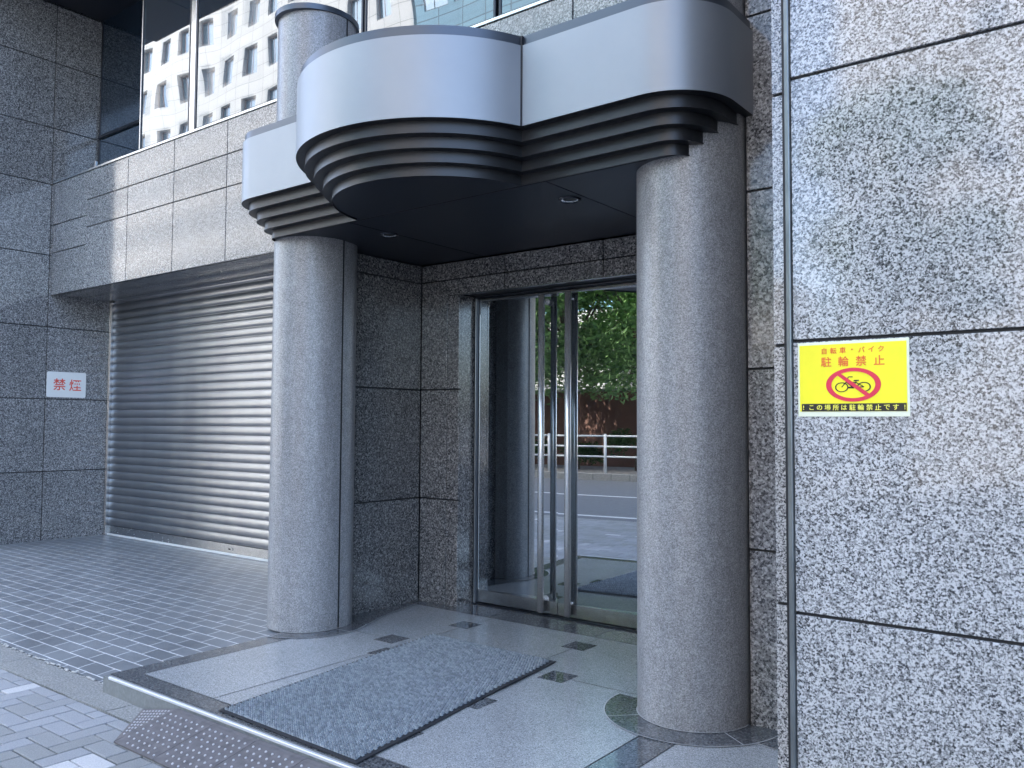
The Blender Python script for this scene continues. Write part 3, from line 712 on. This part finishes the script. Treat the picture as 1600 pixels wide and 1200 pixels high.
for j in range(NV):
    for i in range(NU-(j % 2)):
        u = .021+du*(i+.5+.5*(j % 2)); v = .010+dv*(j+.5)
        w2, l2 = du*.42, dv*.38; jx = random.uniform(-.1, .1)*du
        h = .021+random.uniform(-.001, .002)
        lean = -.25*dv
        P = [mp_(u-w2+jx, v-l2, .008), mp_(u+w2+jx, v-l2, .008), mp_(u+w2+jx, v+l2, .008), mp_(u-w2+jx, v+l2, .008)]
        T = [mp_(u-w2*.55+jx, v-l2*.5+lean, h), mp_(u+w2*.55+jx, v-l2*.5+lean, h), mp_(u+w2*.5+jx, v+l2*.35+lean, h*.93), mp_(u-w2*.5+jx, v+l2*.35+lean, h*.93)]
        b = len(mb.v); mb.v += P+T; t_ = random.random()
        for q in ((4, 5, 6, 7), (0, 1, 5, 4), (1, 2, 6, 5), (2, 3, 7, 6), (3, 0, 4, 7)): mb.face([b+k2 for k2 in q], 0, .1+.8*t_)
mb.build('pile', ['mat', 'mat_base'], MTT)
# rubber kerb ramps
def ramp_module(loc, label):
    root = empty('kerb_ramp', loc, label, 'ramp', 'studded rubber kerb ramps below the step')
    L, W, H = .345, .335, .078; x, y, z = loc           # local origin: front bottom left
    mb = MB()
    P = [(0, 0, 0), (L-.004, 0, 0), (L-.004, W, 0), (0, W, 0), (0, 0, .008), (L-.004, 0, .008), (L-.004, W-.03, H), (0, W-.03, H), (0, W, H), (L-.004, W, H)]
    mb.v = [(x+a, y+b_, z+c) for a, b_, c in P]
    for q in ((0, 1, 5, 4), (4, 5, 6, 7), (7, 6, 9, 8), (3, 8, 9, 2), (1, 2, 9, 6, 5), (0, 4, 7, 8, 3)): mb.face(list(q), 0, random.random())
    mb.build('ramp_body', 'ramp', root)
    mb = MB(); sl = (H-.008)/(W-.03)
    for i in range(7):
        for j in range(8):
            if (i*3+j*5) % 23 == 0: continue
            a, b_ = .03+i*.047+(.0 if j % 2 else .008), .022+j*.036
            c = .008+b_*sl; r = .0075; nn = Vector((0, -sl, 1)).normalized()
            mb.tube(Vector((x+a, y+b_, z+c))-nn*.002, Vector((x+a, y+b_, z+c))+nn*.0045, r, r*.6, n=8)
    mb.build('stud', 'stud', root)['kind'] = 'stuff'
    return root
rx = -4.04; names = ['leftmost full studded rubber ramp beside the triangular end piece', 'second studded rubber ramp from the triangular end piece', 'third studded rubber ramp from the triangular end piece', 'fourth studded rubber ramp from the end piece, at the bottom edge of the photo', 'fifth studded rubber ramp from the end piece']
for i in range(4): ramp_module((rx+i*.345, 2.112, -.098), names[i])
root = empty('kerb_ramp_end', (-4.05, 2.3, -.098), 'triangular studded rubber end piece of the kerb ramp at the step corner', 'ramp')
mb = MB(); z_ = -.098
V = [(-4.045, 2.112, z_+.008), (-4.045, 2.447, z_+.078), (-4.39, 2.447, z_+.004), (-4.045, 2.112, z_), (-4.045, 2.447, z_), (-4.39, 2.447, z_)]
mb.v = V
for q in ((0, 1, 2), (0, 2, 5, 3), (1, 4, 5, 2), (0, 3, 4, 1)): mb.face(list(q))
mb.build('ramp_body', 'ramp', root)
mb = MB(); A, B_, C_ = (Vector(v) for v in V[:3]); nn = (B_-A).cross(C_-A).normalized()
nn = nn if nn.z > 0 else -nn
for i in range(1, 11):
    for j in range(1, 11-i):
        u, v = i/11.5+.02, j/11.5+.02
        if u+v > .93: continue
        p = A+(B_-A)*u+(C_-A)*v; mb.tube(p-nn*.002, p+nn*.004, .008, .005, n=6)
mb.build('stud', 'stud', root)['kind'] = 'stuff'

# ================================================================== ACROSS THE STREET (seen in the glass, steel and stone)
# guard rail
def guard(x0):
    g = empty('guard_rail', (x0, -12.85, -.05), 'white pipe guard rail along the far kerb, seen reflected in the doors', 'railing', 'white guard rails along the far kerb')
    for x in (x0,):
        m_ = MB(); m_.tube((x, -12.85, -.05), (x, -12.85, 1.16), .045, n=12); m_.build('post', 'white_paint', g)
    for z in (1.10, .78, .47):
        m_ = MB(); m_.tube((x0+.03, -12.85, z), (x0+1.97, -12.85, z), .028, n=10); m_.build('rail', 'white_paint', g)
    return g
def copy_tree(o, parent=None):
    c = o.copy(); col.objects.link(c); c.parent = parent
    for ch in list(o.children): copy_tree(ch, c)
    return c
g0 = guard(-27.15)
for i in range(1, 12):
    c = copy_tree(g0); c.location.x += 2.0*i
    c['label'] = 'white pipe guard rail along the far kerb, seen reflected in the doors'
# trees
def leaves(mb, c, rad, n, size, squash=.8):
    for i in range(n):
        v = Vector((random.gauss(0, 1), random.gauss(0, 1), random.gauss(0, 1))).normalized()*rad*(random.random()**.45)
        v.z *= squash; p = c+v
        a = Vector((random.gauss(0, 1), random.gauss(0, 1), random.gauss(0, .6))).normalized(); b = a.orthogonal().normalized()
        s_ = size*random.uniform(.6, 1.3); t = random.random()
        mb.quad([p-a*s_, p+b*s_*.45, p+a*s_, p-b*s_*.45], 0, t)
def tree(x, y, h, r, label, n=42, per=400):
    T = empty('street_tree', (x, y, -.05), label, 'tree', 'leafy street trees across the road')
    tr = MB(); top = Vector((x, y, h*.45)); tr.tube((x, y, -.05), top, .17, .11, n=12)
    cr_ = MB(); cen = []
    for i in range(n):
        a = random.uniform(0, 2*PI); rr_ = r*math.sqrt(random.random()); z = h*.31+(h*.68)*random.random()
        rr_ *= math.sin(PI*min(1, max(.15, (z-h*.34)/(h*.66))))**.5
        cen.append(Vector((x+rr_*math.cos(a), y+rr_*math.sin(a), z)))
    for c in cen:
        m_ = top.lerp(c, .5)+Vector((0, 0, -.15)); tr.tube(top-Vector((0, 0, random.uniform(0, .5))), m_, .06, .035, n=6, caps=False); tr.tube(m_, c, .035, .012, n=5, caps=False)
        leaves(cr_, c, r*random.uniform(.26, .44), per, .10)
    tr.build('trunk', 'bark', T); cr_.build('crown', 'leaf', T)
tree(-10.3, -14.6, 8.0, 2.3, 'leafy tree across the road at the right edge of the door reflection')
tree(-13.0, -14.2, 8.6, 2.7, 'leafy tree across the road, its trunk mirrored beside the door handles')
tree(-15.9, -14.6, 8.4, 2.7, 'leafy tree across the road, mirrored left of the left-hand door handle')
tree(-19.2, -14.2, 8.6, 2.6, 'leafy tree across the road, hidden in the reflection behind the round column', per=330)
tree(-4.5, -13.9, 9.2, 1.9, 'tall slim leafy tree across the road facing the near granite wall', per=300)
tree(-31, -14.0, 7.5, 2.6, 'leafy tree across the road at the far left of the row', per=200)
# hedge bushes
for i, (x, y, r) in enumerate(((-19.6, -14.6, .8), (-17.9, -14.8, .7), (-11.0, -15.0, .85), (-13.0, -14.9, .75), (-14.8, -14.8, .8), (-21.5, -14.7, .8))):
    H_ = empty('bush', (x, y, -.05), ('round clipped bush in front of the brown wall across the road' if i == 2 else 'low bush behind the guard rail across the road'), 'bush', None if i == 2 else 'low bushes behind the guard rail')
    m_ = MB()
    for k2 in range(8): leaves(m_, Vector((x+random.uniform(-1, 1)*r*.8, y+random.uniform(-.3, .3), .35+random.uniform(0, .45)*r+(.35 if i == 2 else 0))), r*.5, 230, .06)
    m_.build('crown', 'leaf_hedge', H_)
    m_ = MB(); m_.tube((x, y, -.05), (x, y, .5), .04, n=6); m_.build('stem', 'bark', H_)
mb = MB(); mb.box(-26, -9.5, -17.3, -17.0, -.05, 2.65); mb.bbox(-26.05, -9.45, -17.36, -16.94, 2.65, 2.74, .01, m=1)
tag(mb.build('brown_wall', ['brown', 'cream_low']), 'reddish-brown garden wall behind the bushes across the road', 'wall')
# far buildings
def far_building(name, x0, x1, z1, label, matw, cw, ch, ww, wh, zf, wbase, yf=-24., depth=10., base=3.4, frame='dark_steel', reveal=.35):
    Bf = empty(name, ((x0+x1)/2, yf, 0), label, 'building')
    nx = int((x1-x0)//cw); m0 = ((x1-x0)-nx*cw)/2; xs_ = [x0+m0+cw*i for i in range(nx+1)]
    nz = int((z1-base)//ch)
    m_ = MB(); m_.box(x0, x1, yf-depth, yf-reveal-.02, -.05, z1)
    m_.box(x0, x1, yf-reveal, yf, -.05, base)
    for k2 in range(nz):
        zz = base+k2*ch
        m_.box(x0, x1, yf-reveal, yf, zz, zz+wbase)
        zt_2 = zz+wbase+wh
        prev_ = x0
        for i in range(nx):
            a = xs_[i]+(cw-ww)/2; m_.box(prev_, a, yf-reveal, yf, zz+wbase, zt_2); prev_ = a+ww
        m_.box(prev_, x1, yf-reveal, yf, zz+wbase, zt_2)
        m_.box(x0, x1, yf-reveal, yf, zt_2, zz+ch)
    m_.box(x0, x1, yf-reveal, yf, base+nz*ch, z1)
    m_.build('wall', matw, Bf)
    # windows: one mesh, copied; the ones nearest the view first
    cells = [(abs(k2-zf), i, k2) for k2 in range(nz) for i in range(nx)]; cells.sort(); cells = cells
    wm = MB(); fx = .07
    wm.bbox(-ww/2, -ww/2+fx, -.03, .03, 0, wh, .01); wm.bbox(ww/2-fx, ww/2, -.03, .03, 0, wh, .01); wm.bbox(-ww/2+fx, ww/2-fx, -.03, .03, wh-fx, wh, .01); wm.bbox(-ww/2+fx, ww/2-fx, -.03, .03, 0, fx, .01)
    wm.bbox(-ww*.12, -ww*.12+fx*.8, -.025, .025, fx, wh-fx, .01)
    wm.box(-ww/2+fx, ww/2-fx, -.008, .004, fx, wh-fx, m=1)
    proto = wm.build('window', [frame, 'far_glass']); me = proto.data; bpy.data.objects.remove(proto)
    if len(cells) > 99: keep, rest = cells[:99], cells[99:]
    else: keep, rest = cells, []
    for _, i, k2 in keep:
        o = bpy.data.objects.new('window', me); col.objects.link(o); o.parent = Bf
        o.location = (xs_[i]+cw/2-Bf.location.x, -reveal+.06, base+k2*ch+wbase)
    if rest:
        rm = MB()
        for _, i, k2 in rest: rm.box(xs_[i]+(cw-ww)/2, xs_[i]+(cw+ww)/2, yf-reveal+.01, yf-reveal+.05, base+k2*ch+wbase, base+k2*ch+wbase+wh)
        rm.build('window', 'far_glass', Bf, kind='stuff')
    return Bf
brownf = simple('brown_window_frame', (.22, .15, .13), .5)
far_building('cream_building', -72, -33.2, 37, 'tall cream-tiled office building across the road, mirrored in the upper windows', 'facade_tile', 2.64, 3.46, 1.32, 1.95, 6, 1.0, frame=brownf)
far_building('blue_glass_building', -33.0, -15.5, 30, 'blue glass office building across the road beside the cream one', 'blue_glass_wall', 2.1, 3.4, 1.7, 1.3, 4, 1.0, reveal=.12)
far_building('brown_building', -8.65, 12, 27, 'grey-brown tiled building across the road facing the near granite wall', 'brown_tile', 5.6, 4.4, .8, .9, 3, 1.6)
far_building('white_house', -28, -9.3, 6.0, 'low white building behind the brown garden wall across the road', 'cream_low', 3.2, 2.6, 1.4, 1.2, 1, .9, yf=-19.5, depth=4., base=.3)
